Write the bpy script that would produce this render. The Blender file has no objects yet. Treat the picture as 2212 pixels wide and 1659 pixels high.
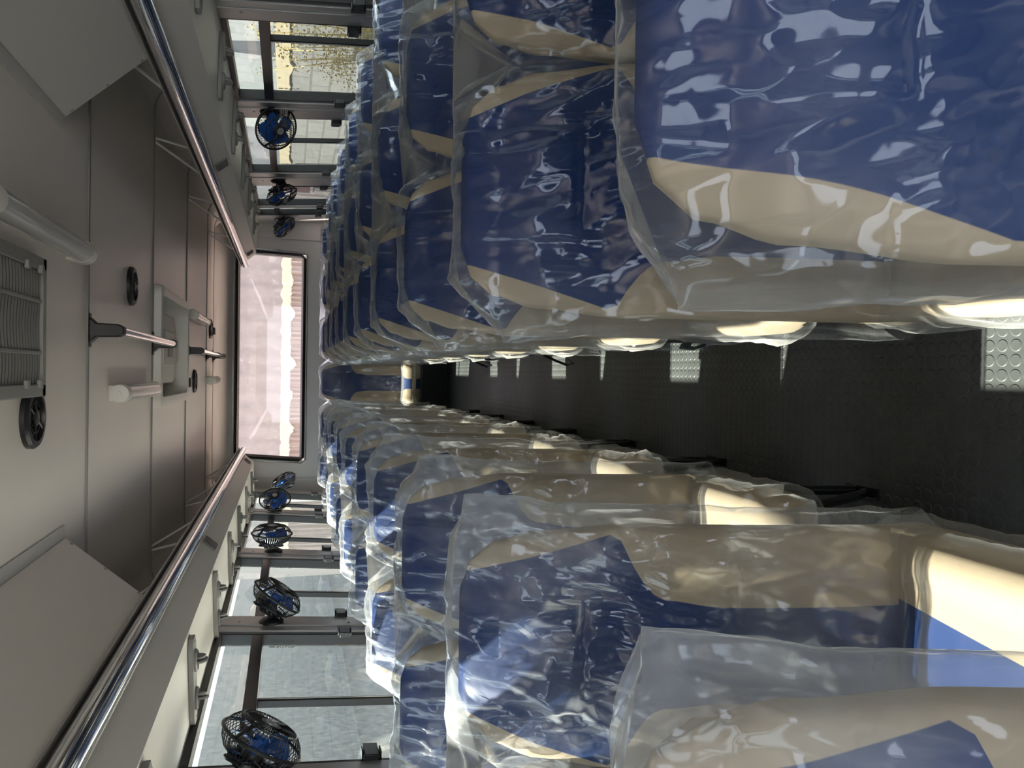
import bpy, math, random
from mathutils import Vector, Matrix, noise
random.seed(7)
PI = math.pi
S = bpy.context.scene
COL = S.collection

# ---------------------------------------------------------------- camera
# the phone was held sideways: picture-left is the bus ceiling, picture-top is the right-hand side of the bus
F, CX, CY = 1661.0, 1106.0, 829.5
def _n(v): return v.normalized()
_Y = _n(Vector((622.0 - CX, CY - 803.0, -F)))
_X = Vector((0.012, 1, 0)); _X = _n(_X - _X.dot(_Y) * _Y)
_Z = _X.cross(_Y)
M3 = Matrix((_X, _Y, _Z))
cd = bpy.data.cameras.new('camera'); cam = bpy.data.objects.new('camera', cd); COL.objects.link(cam)
cam.matrix_world = Matrix.Translation((0, 0, 1.5)) @ M3.to_4x4()
cd.sensor_fit = 'HORIZONTAL'; cd.sensor_width = 36; cd.lens = F / 2212 * 36
cd.clip_start = 0.02; cd.clip_end = 200
S.camera = cam
# ---------------------------------------------------------------- view, world, sun
S.view_settings.view_transform = 'Standard'; S.view_settings.look = 'None'
S.view_settings.gamma = 1; S.view_settings.use_curve_mapping = False
S.view_settings.exposure = 0.78
S.cycles.transparent_max_bounces = 20
S.cycles.max_bounces = 6; S.cycles.diffuse_bounces = 4; S.cycles.glossy_bounces = 3; S.cycles.transmission_bounces = 4
S.cycles.caustics_reflective = False; S.cycles.caustics_refractive = False
S.cycles.sample_clamp_indirect = 4.0
S.cycles.use_denoising = True
W = bpy.data.worlds.new('sky'); S.world = W; W.use_nodes = True
wn = W.node_tree.nodes; wl = W.node_tree.links
sky = wn.new('ShaderNodeTexSky'); sky.sky_type = 'HOSEK_WILKIE'; sky.sun_direction = (-0.744, 0.193, 0.64); sky.turbidity = 4; sky.ground_albedo = 0.4
mx = wn.new('ShaderNodeMix'); mx.data_type = 'RGBA'; mx.inputs[0].default_value = 0.6
wl.new(sky.outputs[0], mx.inputs[6]); mx.inputs[7].default_value = (0.80, 0.86, 0.95, 1)
wl.new(mx.outputs[2], wn['Background'].inputs[0]); wn['Background'].inputs[1].default_value = 5.2
sl = bpy.data.lights.new('sun', 'SUN'); sl.energy = 22.0; sl.angle = math.radians(0.55); sl.color = (1.0, 0.93, 0.82)
so = bpy.data.objects.new('sun', sl); COL.objects.link(so); so.location = (-6, 1, 9)
SUNDIR = Vector((1.0, -0.245, -0.86)).normalized()
so.rotation_euler = SUNDIR.to_track_quat('-Z', 'Y').to_euler()

# ---------------------------------------------------------------- materials
MATS = {}
def mat(name, color, rough=0.5, metal=0.0, spec=0.5, bump=None, var=None, coat=0.0):
    m = bpy.data.materials.new(name); m.use_nodes = True; MATS[name] = m
    nt = m.node_tree; p = nt.nodes['Principled BSDF']
    p.inputs['Base Color'].default_value = (*color, 1); p.inputs['Roughness'].default_value = rough
    p.inputs['Metallic'].default_value = metal; p.inputs['Specular IOR Level'].default_value = spec
    p.inputs['Coat Weight'].default_value = coat
    tc = nt.nodes.new('ShaderNodeTexCoord')
    if var:   # (scale, amount)
        n = nt.nodes.new('ShaderNodeTexNoise'); n.inputs['Scale'].default_value = var[0]; n.inputs['Detail'].default_value = 5
        nt.links.new(tc.outputs['Object'], n.inputs['Vector'])
        h = nt.nodes.new('ShaderNodeHueSaturation'); h.inputs['Color'].default_value = (*color, 1)
        mr = nt.nodes.new('ShaderNodeMapRange'); mr.inputs['To Min'].default_value = 1 - var[1]; mr.inputs['To Max'].default_value = 1 + var[1]
        nt.links.new(n.outputs['Fac'], mr.inputs['Value']); nt.links.new(mr.outputs[0], h.inputs['Value'])
        nt.links.new(h.outputs[0], p.inputs['Base Color'])
    if bump:  # (scale, strength, distance)
        n = nt.nodes.new('ShaderNodeTexNoise'); n.inputs['Scale'].default_value = bump[0]; n.inputs['Detail'].default_value = 3
        nt.links.new(tc.outputs['Object'], n.inputs['Vector'])
        b = nt.nodes.new('ShaderNodeBump'); b.inputs['Strength'].default_value = bump[1]; b.inputs['Distance'].default_value = bump[2]
        nt.links.new(n.outputs['Fac'], b.inputs['Height']); nt.links.new(b.outputs[0], p.inputs['Normal'])
    return m
mat('ceiling_laminate', (0.83, 0.775, 0.735), 0.33, 0.1, 0.5, bump=(3.0, 0.25, 0.01), var=(1.5, 0.05))
mat('white_paint', (0.84, 0.81, 0.76), 0.42, 0, 0.5, bump=(400, 0.1, 0.0006))
mat('grey_paint', (0.64, 0.63, 0.61), 0.45, 0, 0.5, bump=(400, 0.15, 0.0006))
mat('wall_laminate', (0.62, 0.61, 0.59), 0.4, 0, 0.5)
mat('aluminium', (0.44, 0.43, 0.42), 0.40, 0.7)
mat('chrome', (0.80, 0.81, 0.84), 0.07, 1.0)
mat('black_frame', (0.006, 0.006, 0.007), 0.35, 0, 0.35)
mat('black_plastic', (0.012, 0.013, 0.014), 0.38, 0, 0.5)
mat('black_steel', (0.008, 0.009, 0.011), 0.18, 0, 0.6, coat=0.5)
mat('dark_panel', (0.012, 0.014, 0.02), 0.55)
mat('rubber', (0.01, 0.01, 0.01), 0.6)
mat('grey_plastic', (0.26, 0.26, 0.25), 0.45)
mat('vent_plastic', (0.20, 0.195, 0.19), 0.5)
mat('filter_grey', (0.17, 0.17, 0.17), 0.7)
mat('white_plastic', (0.78, 0.76, 0.72), 0.35, var=(6, 0.05))
mat('cream_fibreglass', (0.60, 0.57, 0.52), 0.5, var=(5, 0.06))
mat('fan_blue', (0.025, 0.15, 0.58), 0.25, 0, 0.5)
mat('badge', (0.35, 0.36, 0.37), 0.4, 0.3)
mat('screw', (0.45, 0.45, 0.45), 0.3, 0.9)
mat('red_board', (0.42, 0.01, 0.03), 0.5)
mat('ground', (0.66, 0.62, 0.56), 0.9, var=(2, 0.2))
mat('dimming_ground', (0.035, 0.038, 0.038), 0.95, var=(3, 0.25))  # for the added strip that darkens the view through the left windows
mat('dry_plant', (0.24, 0.175, 0.05), 0.8, var=(20, 0.3))
mat('etch_grey', (0.10, 0.10, 0.09), 0.7)
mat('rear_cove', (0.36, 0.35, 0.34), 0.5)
mat('tube_core', (0.55, 0.55, 0.52), 0.35)

def nodes_of(name):
    m = bpy.data.materials.new(name); m.use_nodes = True; MATS[name] = m
    return m, m.node_tree.nodes, m.node_tree.links, m.node_tree.nodes['Principled BSDF']

# seat vinyl: blue centre panel, beige bolsters, the border stored on the mesh as a distance
m, N, L, p = nodes_of('seat_vinyl')
at = N.new('ShaderNodeAttribute'); at.attribute_name = 'pat'
mr = N.new('ShaderNodeMapRange'); mr.inputs['From Min'].default_value = -0.0008; mr.inputs['From Max'].default_value = 0.0008
L.new(at.outputs['Fac'], mr.inputs['Value'])
tc = N.new('ShaderNodeTexCoord')
nz = N.new('ShaderNodeTexNoise'); nz.inputs['Scale'].default_value = 7; nz.inputs['Detail'].default_value = 4
L.new(tc.outputs['Object'], nz.inputs['Vector'])
cb = N.new('ShaderNodeMix'); cb.data_type = 'RGBA'; cb.inputs[6].default_value = (0.33, 0.265, 0.185, 1); cb.inputs[7].default_value = (0.004, 0.024, 0.105, 1)
L.new(mr.outputs[0], cb.inputs[0])
hs = N.new('ShaderNodeHueSaturation'); m2 = N.new('ShaderNodeMapRange'); m2.inputs['To Min'].default_value = 0.9; m2.inputs['To Max'].default_value = 1.1
L.new(nz.outputs['Fac'], m2.inputs['Value']); L.new(m2.outputs[0], hs.inputs['Value']); L.new(cb.outputs[2], hs.inputs['Color'])
L.new(hs.outputs[0], p.inputs['Base Color']); p.inputs['Roughness'].default_value = 0.5; p.inputs['Specular IOR Level'].default_value = 0.25
b = N.new('ShaderNodeBump'); b.inputs['Strength'].default_value = 0.25; b.inputs['Distance'].default_value = 0.006
L.new(nz.outputs['Fac'], b.inputs['Height']); L.new(b.outputs[0], p.inputs['Normal'])

def schlick(N, L, normal=None, scale=1.0, base=0.05):
    """mirror share of a thin sheet, the same seen from either side"""
    lw = N.new('ShaderNodeLayerWeight'); lw.inputs['Blend'].default_value = 0.5
    if normal: L.new(normal, lw.inputs['Normal'])
    pw = N.new('ShaderNodeMath'); pw.operation = 'POWER'; pw.inputs[1].default_value = 4.0; L.new(lw.outputs['Facing'], pw.inputs[0])
    ma = N.new('ShaderNodeMath'); ma.operation = 'MULTIPLY_ADD'; ma.use_clamp = True; ma.inputs[1].default_value = scale; ma.inputs[2].default_value = base; L.new(pw.outputs[0], ma.inputs[0])
    return ma.outputs[0]
# thin clear polythene: mostly see-through, milky where it is creased or seen edge on
def film(name, milk, crease, col=(0.86, 0.88, 0.90), bumpd=0.003):
    m, N, L, p = nodes_of(name); N.remove(p)
    out = N['Material Output']
    tc = N.new('ShaderNodeTexCoord')
    r1 = N.new('ShaderNodeTexNoise'); r1.noise_type = 'RIDGED_MULTIFRACTAL'; r1.inputs['Scale'].default_value = 10; r1.inputs['Detail'].default_value = 2.0
    r2 = N.new('ShaderNodeTexNoise'); r2.inputs['Scale'].default_value = 28; r2.inputs['Detail'].default_value = 1
    L.new(tc.outputs['Object'], r1.inputs['Vector']); L.new(tc.outputs['Object'], r2.inputs['Vector'])
    ad = N.new('ShaderNodeMath'); ad.operation = 'MULTIPLY_ADD'; ad.inputs[1].default_value = 0.12
    L.new(r2.outputs['Fac'], ad.inputs[0]); L.new(r1.outputs['Fac'], ad.inputs[2])
    bp = N.new('ShaderNodeBump'); bp.inputs['Strength'].default_value = 0.8; bp.inputs['Distance'].default_value = bumpd
    L.new(r1.outputs['Fac'], bp.inputs['Height'])
    cr = N.new('ShaderNodeMapRange'); cr.inputs['From Min'].default_value = 0.9; cr.inputs['From Max'].default_value = 2.0
    cr.inputs['To Min'].default_value = 0; cr.inputs['To Max'].default_value = crease
    L.new(ad.outputs[0], cr.inputs['Value'])
    lw = N.new('ShaderNodeLayerWeight'); lw.inputs['Blend'].default_value = 0.35; L.new(bp.outputs[0], lw.inputs['Normal'])
    pw = N.new('ShaderNodeMath'); pw.operation = 'POWER'; pw.inputs[1].default_value = 2.6; L.new(lw.outputs['Facing'], pw.inputs[0])
    s1 = N.new('ShaderNodeMath'); s1.operation = 'MULTIPLY_ADD'; s1.inputs[1].default_value = 0.50; L.new(pw.outputs[0], s1.inputs[0]); L.new(cr.outputs[0], s1.inputs[2])
    s2 = N.new('ShaderNodeMath'); s2.operation = 'ADD'; s2.use_clamp = True; L.new(s1.outputs[0], s2.inputs[0])
    bl = N.new('ShaderNodeTexNoise'); bl.inputs['Scale'].default_value = 3.2; bl.inputs['Detail'].default_value = 3; L.new(tc.outputs['Object'], bl.inputs['Vector'])
    bm = N.new('ShaderNodeMapRange'); bm.inputs['From Min'].default_value = 0.42; bm.inputs['From Max'].default_value = 0.72; bm.inputs['To Min'].default_value = milk * .4; bm.inputs['To Max'].default_value = milk * 4
    L.new(bl.outputs['Fac'], bm.inputs['Value']); L.new(bm.outputs[0], s2.inputs[1])
    di = N.new('ShaderNodeBsdfDiffuse'); di.inputs[0].default_value = (*col, 1)
    tl = N.new('ShaderNodeBsdfTranslucent'); tl.inputs[0].default_value = (*col, 1)
    L.new(bp.outputs[0], di.inputs['Normal']); L.new(bp.outputs[0], tl.inputs['Normal'])
    md = N.new('ShaderNodeMixShader'); md.inputs[0].default_value = 0.45; L.new(di.outputs[0], md.inputs[1]); L.new(tl.outputs[0], md.inputs[2])
    tr = N.new('ShaderNodeBsdfTransparent'); tr.inputs[0].default_value = (0.97, 0.98, 0.985, 1)
    mt = N.new('ShaderNodeMixShader'); L.new(s2.outputs[0], mt.inputs[0]); L.new(tr.outputs[0], mt.inputs[1]); L.new(md.outputs[0], mt.inputs[2])
    gl = N.new('ShaderNodeBsdfGlossy'); gl.inputs['Roughness'].default_value = 0.085; gl.inputs[0].default_value = (0.95, 0.97, 1, 1); L.new(bp.outputs[0], gl.inputs['Normal'])
    mg = N.new('ShaderNodeMixShader'); L.new(schlick(N, L, bp.outputs[0], 0.40, 0.036), mg.inputs[0]); L.new(mt.outputs[0], mg.inputs[1]); L.new(gl.outputs[0], mg.inputs[2])
    L.new(mg.outputs[0], out.inputs['Surface'])
film('polythene', 0.022, 0.24)
film('polythene_sunlit', 0.085, 0.42)  # milkier copy for the left benches, white of direct sun put into the film
film('polythene_bag', 0.20, 0.30)

# window glass, clean and dusty
def glass(name, dust, scale, tint):
    m, N, L, p = nodes_of(name); N.remove(p); out = N['Material Output']
    tc = N.new('ShaderNodeTexCoord')
    n1 = N.new('ShaderNodeTexNoise'); n1.inputs['Scale'].default_value = scale; n1.inputs['Detail'].default_value = 6; n1.inputs['Roughness'].default_value = 0.75
    L.new(tc.outputs['Object'], n1.inputs['Vector'])
    mr = N.new('ShaderNodeMapRange'); mr.inputs['From Min'].default_value = 0.42; mr.inputs['From Max'].default_value = 0.72
    mr.inputs['To Min'].default_value = dust * 0.45; mr.inputs['To Max'].default_value = dust * 3.0
    mp = N.new('ShaderNodeMapping'); mp.inputs['Scale'].default_value = (1, 1, 0.4); L.new(tc.outputs['Object'], mp.inputs[0]); L.new(mp.outputs[0], n1.inputs['Vector'])
    L.new(n1.outputs['Fac'], mr.inputs['Value'])
    di = N.new('ShaderNodeBsdfTranslucent'); di.inputs[0].default_value = (0.62, 0.64, 0.62, 1)
    d2 = N.new('ShaderNodeBsdfDiffuse'); d2.inputs[0].default_value = (0.62, 0.64, 0.62, 1)
    md = N.new('ShaderNodeMixShader'); L.new(di.outputs[0], md.inputs[1]); L.new(d2.outputs[0], md.inputs[2])
    tr = N.new('ShaderNodeBsdfTransparent'); tr.inputs[0].default_value = (*tint, 1)
    a = N.new('ShaderNodeMixShader'); L.new(mr.outputs[0], a.inputs[0]); L.new(tr.outputs[0], a.inputs[1]); L.new(md.outputs[0], a.inputs[2])
    gl = N.new('ShaderNodeBsdfGlossy'); gl.inputs['Roughness'].default_value = 0.02
    g = N.new('ShaderNodeMixShader'); L.new(schlick(N, L, None, 0.35, 0.035), g.inputs[0]); L.new(a.outputs[0], g.inputs[1]); L.new(gl.outputs[0], g.inputs[2])
    L.new(g.outputs[0], out.inputs['Surface'])
glass('clear_glass', 0.04, 30, (0.90, 0.93, 0.91))
glass('dusty_glass', 0.020, 95, (0.84, 0.87, 0.85))
glass('rear_glass', 0.04, 20, (0.92, 0.84, 0.82))
mat('clear_diffuser', (0.86, 0.86, 0.86), 0.18, 0, 0.6, coat=0.4); MATS['clear_diffuser'].node_tree.nodes['Principled BSDF'].inputs['Alpha'].default_value = 0.7

# studded rubber floor: raised coins
m, N, L, p = nodes_of('coin_floor')
tc = N.new('ShaderNodeTexCoord'); sp = N.new('ShaderNodeSeparateXYZ'); L.new(tc.outputs['Object'], sp.inputs[0])
def fr_axis(o):
    a = N.new('ShaderNodeMath'); a.operation = 'MULTIPLY'; a.inputs[1].default_value = 1 / 0.0325; L.new(o, a.inputs[0])
    f = N.new('ShaderNodeMath'); f.operation = 'FRACT'; L.new(a.outputs[0], f.inputs[0])
    s = N.new('ShaderNodeMath'); s.operation = 'SUBTRACT'; s.inputs[1].default_value = 0.5; L.new(f.outputs[0], s.inputs[0])
    return s.outputs[0]
cx_ = N.new('ShaderNodeCombineXYZ'); L.new(fr_axis(sp.outputs[0]), cx_.inputs[0]); L.new(fr_axis(sp.outputs[1]), cx_.inputs[1])
ln = N.new('ShaderNodeVectorMath'); ln.operation = 'LENGTH'; L.new(cx_.outputs[0], ln.inputs[0])
h = N.new('ShaderNodeMapRange'); h.interpolation_type = 'SMOOTHSTEP'; h.inputs['From Min'].default_value = 0.36; h.inputs['From Max'].default_value = 0.44; h.inputs['To Min'].default_value = 1; h.inputs['To Max'].default_value = 0
L.new(ln.outputs['Value'], h.inputs['Value'])
rg = N.new('ShaderNodeMath'); rg.operation = 'COMPARE'; rg.inputs[1].default_value = 0.40; rg.inputs[2].default_value = 0.035; L.new(ln.outputs['Value'], rg.inputs[0])
nz = N.new('ShaderNodeTexNoise'); nz.inputs['Scale'].default_value = 2.2; nz.inputs['Detail'].default_value = 8; nz.inputs['Roughness'].default_value = 0.7; L.new(tc.outputs['Object'], nz.inputs['Vector'])
m1 = N.new('ShaderNodeMapRange'); m1.inputs['From Min'].default_value = 0.3; m1.inputs['From Max'].default_value = 0.75; m1.inputs['To Min'].default_value = 0.045; m1.inputs['To Max'].default_value = 0.08; L.new(nz.outputs['Fac'], m1.inputs['Value'])
a1 = N.new('ShaderNodeMath'); a1.operation = 'MULTIPLY_ADD'; a1.inputs[1].default_value = 0.022; L.new(rg.outputs[0], a1.inputs[0]); L.new(m1.outputs[0], a1.inputs[2])
cc = N.new('ShaderNodeCombineColor'); a0 = N.new('ShaderNodeMath'); a0.operation = 'MULTIPLY'; a0.inputs[1].default_value = 0.92; L.new(a1.outputs[0], a0.inputs[0]); L.new(a0.outputs[0], cc.inputs[0]); L.new(a1.outputs[0], cc.inputs[1]); L.new(a1.outputs[0], cc.inputs[2])
L.new(cc.outputs[0], p.inputs['Base Color']); p.inputs['Roughness'].default_value = 0.42; p.inputs['Specular IOR Level'].default_value = 0.35
bb = N.new('ShaderNodeBump'); bb.inputs['Strength'].default_value = 0.9; bb.inputs['Distance'].default_value = 0.002; L.new(h.outputs[0], bb.inputs['Height']); L.new(bb.outputs[0], p.inputs['Normal'])

# outdoor walls
def blockwall(name, c1, c2, mortar, bw, bh, msize=0.012, rough=0.9):
    m, N, L, p = nodes_of(name)
    tc = N.new('ShaderNodeTexCoord'); sp = N.new('ShaderNodeSeparateXYZ'); L.new(tc.outputs['Object'], sp.inputs[0])
    cm = N.new('ShaderNodeCombineXYZ'); L.new(sp.outputs[1], cm.inputs[0]); L.new(sp.outputs[2], cm.inputs[1])
    br = N.new('ShaderNodeTexBrick'); br.inputs['Scale'].default_value = 1; br.inputs['Brick Width'].default_value = bw; br.inputs['Row Height'].default_value = bh
    br.inputs['Mortar Size'].default_value = msize; br.inputs['Color1'].default_value = (*c1, 1); br.inputs['Color2'].default_value = (*c2, 1); br.inputs['Mortar'].default_value = (*mortar, 1)
    L.new(cm.outputs[0], br.inputs['Vector'])
    n1 = N.new('ShaderNodeTexNoise'); n1.inputs['Scale'].default_value = 9; n1.inputs['Detail'].default_value = 6; L.new(tc.outputs['Object'], n1.inputs['Vector'])
    mr = N.new('ShaderNodeMapRange'); mr.inputs['To Min'].default_value = 0.75; mr.inputs['To Max'].default_value = 1.25; L.new(n1.outputs['Fac'], mr.inputs['Value'])
    hs = N.new('ShaderNodeHueSaturation'); L.new(mr.outputs[0], hs.inputs['Value']); L.new(br.outputs['Color'], hs.inputs['Color']); L.new(hs.outputs[0], p.inputs['Base Color'])
    p.inputs['Roughness'].default_value = rough
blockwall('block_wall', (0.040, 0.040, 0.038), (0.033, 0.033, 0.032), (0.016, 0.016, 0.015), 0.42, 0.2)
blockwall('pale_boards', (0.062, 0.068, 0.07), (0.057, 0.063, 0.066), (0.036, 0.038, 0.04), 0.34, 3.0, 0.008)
blockwall('left_wall', (0.085, 0.094, 0.096), (0.075, 0.085, 0.088), (0.06, 0.065, 0.067), 1.4, 0.6, 0.02)
mat('cream_render', (0.095, 0.08, 0.05), 0.9, var=(14, 0.2))
def ribbed(name, col, period, amt, axis=0):
    m, N, L, p = nodes_of(name)
    tc = N.new('ShaderNodeTexCoord'); wv = N.new('ShaderNodeTexWave'); wv.bands_direction = 'XYZ'[axis]; wv.inputs['Scale'].default_value = 0.314 / period; wv.inputs['Distortion'].default_value = 0.3
    L.new(tc.outputs['Object'], wv.inputs['Vector'])
    mp = N.new('ShaderNodeMapping'); mp.inputs['Scale'].default_value = (7, 7, 0.5); n1 = N.new('ShaderNodeTexNoise'); n1.inputs['Scale'].default_value = 1; n1.inputs['Detail'].default_value = 6
    L.new(tc.outputs['Object'], mp.inputs[0]); L.new(mp.outputs[0], n1.inputs['Vector'])
    ad = N.new('ShaderNodeMath'); ad.operation = 'MULTIPLY_ADD'; ad.inputs[1].default_value = 0.5; L.new(wv.outputs['Fac'], ad.inputs[0]); L.new(n1.outputs['Fac'], ad.inputs[2])
    mr = N.new('ShaderNodeMapRange'); mr.inputs['To Max'].default_value = 1 + amt; mr.inputs['To Min'].default_value = 1 - amt; L.new(ad.outputs[0], mr.inputs['Value'])
    hs = N.new('ShaderNodeHueSaturation'); hs.inputs['Color'].default_value = (*col, 1); L.new(mr.outputs[0], hs.inputs['Value']); L.new(hs.outputs[0], p.inputs['Base Color'])
    p.inputs['Roughness'].default_value = 0.7
ribbed('pale_sheeting', (0.27, 0.25, 0.24), 0.30, 0.16)
ribbed('pink_sheeting', (0.20, 0.165, 0.155), 0.06, 0.25)
mat('cream_edge', (0.52, 0.46, 0.36), 0.8)

# ---------------------------------------------------------------- mesh helpers
class MB:
    def __init__(s): s.v = []; s.f = []; s.mi = []; s.mats = []
    def _m(s, m):
        m = MATS[m] if isinstance(m, str) else m
        if m not in s.mats: s.mats.append(m)
        return s.mats.index(m)
    def add(s, vs, fs, m, T=None):
        o = len(s.v); k = s._m(m)
        s.v += [tuple(T @ Vector(v)) if T else tuple(v) for v in vs]
        for f in fs: s.f.append(tuple(i + o for i in f)); s.mi.append(k)
        return s
    def box(s, a, b, m, T=None):
        x0, y0, z0 = a; x1, y1, z1 = b
        vs = [(x0,y0,z0),(x1,y0,z0),(x1,y1,z0),(x0,y1,z0),(x0,y0,z1),(x1,y0,z1),(x1,y1,z1),(x0,y1,z1)]
        return s.add(vs, [(0,3,2,1),(4,5,6,7),(0,1,5,4),(1,2,6,5),(2,3,7,6),(3,0,4,7)], m, T)
    def tube(s, pts, r, m, seg=12, closed=False, T=None, cap=True, flat=None):
        pts = [Vector(p) for p in pts]; n = len(pts); rs = r if isinstance(r, (list, tuple)) else [r] * n
        vs = []; fs = []; up = None
        for i, p in enumerate(pts):
            a = pts[(i - 1) % n] if (closed or i > 0) else p; b2 = pts[(i + 1) % n] if (closed or i < n - 1) else p
            t = (b2 - a).normalized()
            if up is None:
                up = Vector((0, 0, 1)) if abs(t.z) < 0.9 else Vector((1, 0, 0))
            u = (up - up.dot(t) * t).normalized(); w = t.cross(u); up = u
            for k in range(seg):
                an = 2 * PI * k / seg
                vs.append(p + u * math.cos(an) * rs[i] + w * math.sin(an) * rs[i] * (flat or 1))
        rng = n if closed else n - 1
        for i in range(rng):
            for k in range(seg):
                a = i * seg + k; b2 = i * seg + (k + 1) % seg; c = ((i + 1) % n) * seg + (k + 1) % seg; d = ((i + 1) % n) * seg + k
                fs.append((a, b2, c, d))
        if cap and not closed:
            fs.append(tuple(range(seg))[::-1]); fs.append(tuple((n - 1) * seg + k for k in range(seg)))
        return s.add(vs, fs, m, T)
    def lathe(s, prof, m, seg=24, T=None):
        vs = []; fs = []; n = len(prof)
        for (r, z) in prof:
            for k in range(seg):
                a = 2 * PI * k / seg; vs.append((r * math.cos(a), r * math.sin(a), z))
        for i in range(n - 1):
            for k in range(seg):
                fs.append((i * seg + k, i * seg + (k + 1) % seg, (i + 1) * seg + (k + 1) % seg, (i + 1) * seg + k))
        fs.append(tuple(range(seg))[::-1]); fs.append(tuple((n - 1) * seg + k for k in range(seg)))
        return s.add(vs, fs, m, T)
    def prism(s, poly, d, m, T=None):   # poly in xy, extruded in z by d
        n = len(poly); vs = [(x, y, 0) for x, y in poly] + [(x, y, d) for x, y in poly]
        fs = [tuple(range(n))[::-1], tuple(range(n, 2 * n))] + [(i, (i + 1) % n, (i + 1) % n + n, i + n) for i in range(n)]
        return s.add(vs, fs, m, T)
    def build(s, name, parent=None, smooth=True, angle=40, bevel=None):
        me = bpy.data.meshes.new(name); me.from_pydata(s.v, [], s.f); me.update()
        for m in s.mats: me.materials.append(m)
        for p, k in zip(me.polygons, s.mi): p.material_index = k
        o = bpy.data.objects.new(name, me); COL.objects.link(o)
        if smooth:
            me.shade_smooth(); me.set_sharp_from_angle(angle=math.radians(angle))
        if bevel:
            b = o.modifiers.new('bevel', 'BEVEL'); b.width = bevel; b.segments = 2; b.limit_method = 'ANGLE'; b.angle_limit = math.radians(50)
        if parent: o.parent = parent
        return o
def tag(o, label=None, cat=None, group=None, kind=None):
    if label: o['label'] = label
    if cat: o['category'] = cat
    if group: o['group'] = group
    if kind: o['kind'] = kind
    return o
def empty(name, loc=(0, 0, 0), rz=0, **k):
    o = bpy.data.objects.new(name, None); COL.objects.link(o); o.location = loc; o.rotation_euler = (0, 0, rz); o.empty_display_size = 0.1
    return tag(o, **k)
def TR(x=0, y=0, z=0): return Matrix.Translation((x, y, z))
def frame(o, zdir, xhint=(0, 0, 1)):
    z = Vector(zdir).normalized(); x = Vector(xhint); x = (x - x.dot(z) * z).normalized(); y = z.cross(x)
    return Matrix.Translation(o) @ Matrix((x, y, z)).transposed().to_4x4()

# ---------------------------------------------------------------- shell of the bus
YB, YF = 8.05, -1.6           # rear wall, front wall
ZC = 2.17
XR, XL, LEAN = 1.53, -1.21, 0.08
def wx(side, z, off=0.0):     # inner face of a side wall, leaning inwards with height
    return (XR - LEAN * (z - 1.1) - off) if side > 0 else (XL + LEAN * (z - 1.1) + off)
def wbox(mb, side, y0, y1, z0, z1, o0, o1, m):   # box lying on the side wall; o = distance into the room
    vs = []
    for z in (z0, z1):
        for y, o in ((y0, o0), (y0, o1), (y1, o1), (y1, o0)): vs.append((wx(side, z, o), y, z))
    fs = [(0,1,2,3),(4,7,6,5),(0,4,5,1),(1,5,6,2),(2,6,7,3),(3,7,4,0)]
    if side < 0: fs = [f[::-1] for f in fs]
    return mb.add(vs, fs, m)

f = MB().box((XL - 0.1, YF, -0.06), (XR + 0.1, YB + 0.05, 0), 'coin_floor').build('floor', smooth=False); tag(f, kind='structure')
# ceiling with the roof hatch cut out, coved down at the sides and at the rear
HX0, HX1, HY0, HY1 = -0.15, 0.40, 4.40, 5.46
c = MB()
prof = [(-1.0, ZC)]
for i in range(7):
    a = PI / 2 * i / 6; prof.append((-1.0 - 0.16 * math.sin(a), ZC - 0.16 * (1 - math.cos(a))))
profL = prof
profR = [(1.32, ZC)]
for i in range(7):
    a = PI / 2 * i / 6; profR.append((1.32 + 0.16 * math.sin(a), ZC - 0.16 * (1 - math.cos(a))))
def ext(pr, y0, y1, m):
    n = len(pr); vs = [(x, y0, z) for x, z in pr] + [(x, y1, z) for x, z in pr]
    return vs, [(i, i + 1, i + 1 + n, i + n) for i in range(n - 1)], m
YQ = 7.65
for pr in (profL, profR): c.add(*ext(pr, YF, YB, 'ceiling_laminate'))
c.add(*ext([(-1.0, ZC), (HX0, ZC)], YF, YQ, 'ceiling_laminate')); c.add(*ext([(HX1, ZC), (1.32, ZC)], YF, YQ, 'ceiling_laminate'))
c.add(*ext([(HX0, ZC), (HX1, ZC)], YF, HY0, 'ceiling_laminate')); c.add(*ext([(HX0, ZC), (HX1, ZC)], HY1, YQ, 'ceiling_laminate'))
rp = [(YQ, ZC)]
for i in range(1, 9):
    a = PI / 2 * i / 8; rp.append((YQ + 0.40 * math.sin(a), ZC - 0.17 * (1 - math.cos(a))))
vs = [(-1.16, y, z) for y, z in rp] + [(1.48, y, z) for y, z in rp]; n = len(rp)
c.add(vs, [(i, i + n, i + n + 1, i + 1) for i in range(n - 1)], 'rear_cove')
c.box((-1.3, YF, ZC + 0.02), (HX0 - .02, YB + .1, ZC + 0.05), 'grey_paint').box((HX1 + .02, YF, ZC + 0.02), (1.6, YB + .1, ZC + 0.05), 'grey_paint')
c.box((HX0 - .02, YF, ZC + 0.02), (HX1 + .02, HY0, ZC + 0.05), 'grey_paint').box((HX0 - .02, HY1, ZC + 0.02), (HX1 + .02, YB + .1, ZC + 0.05), 'grey_paint')
tag(c.build('ceiling'), kind='structure')
# ceiling seams
SEAMS = [0.30, 1.63, 2.97, 4.29, 5.64, 7.00, 7.62]
for i, y in enumerate(SEAMS):
    t = MB()
    pr = [(x, z - 0.001) for x, z in reversed(profL)] + [(x, z - 0.001) for x, z in profR]
    t.tube([(x, y, z) for x, z in pr], 0.0065, 'aluminium', seg=8, flat=1.4)
    tag(t.build('trim_%d' % (i + 1)), kind='structure')
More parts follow.
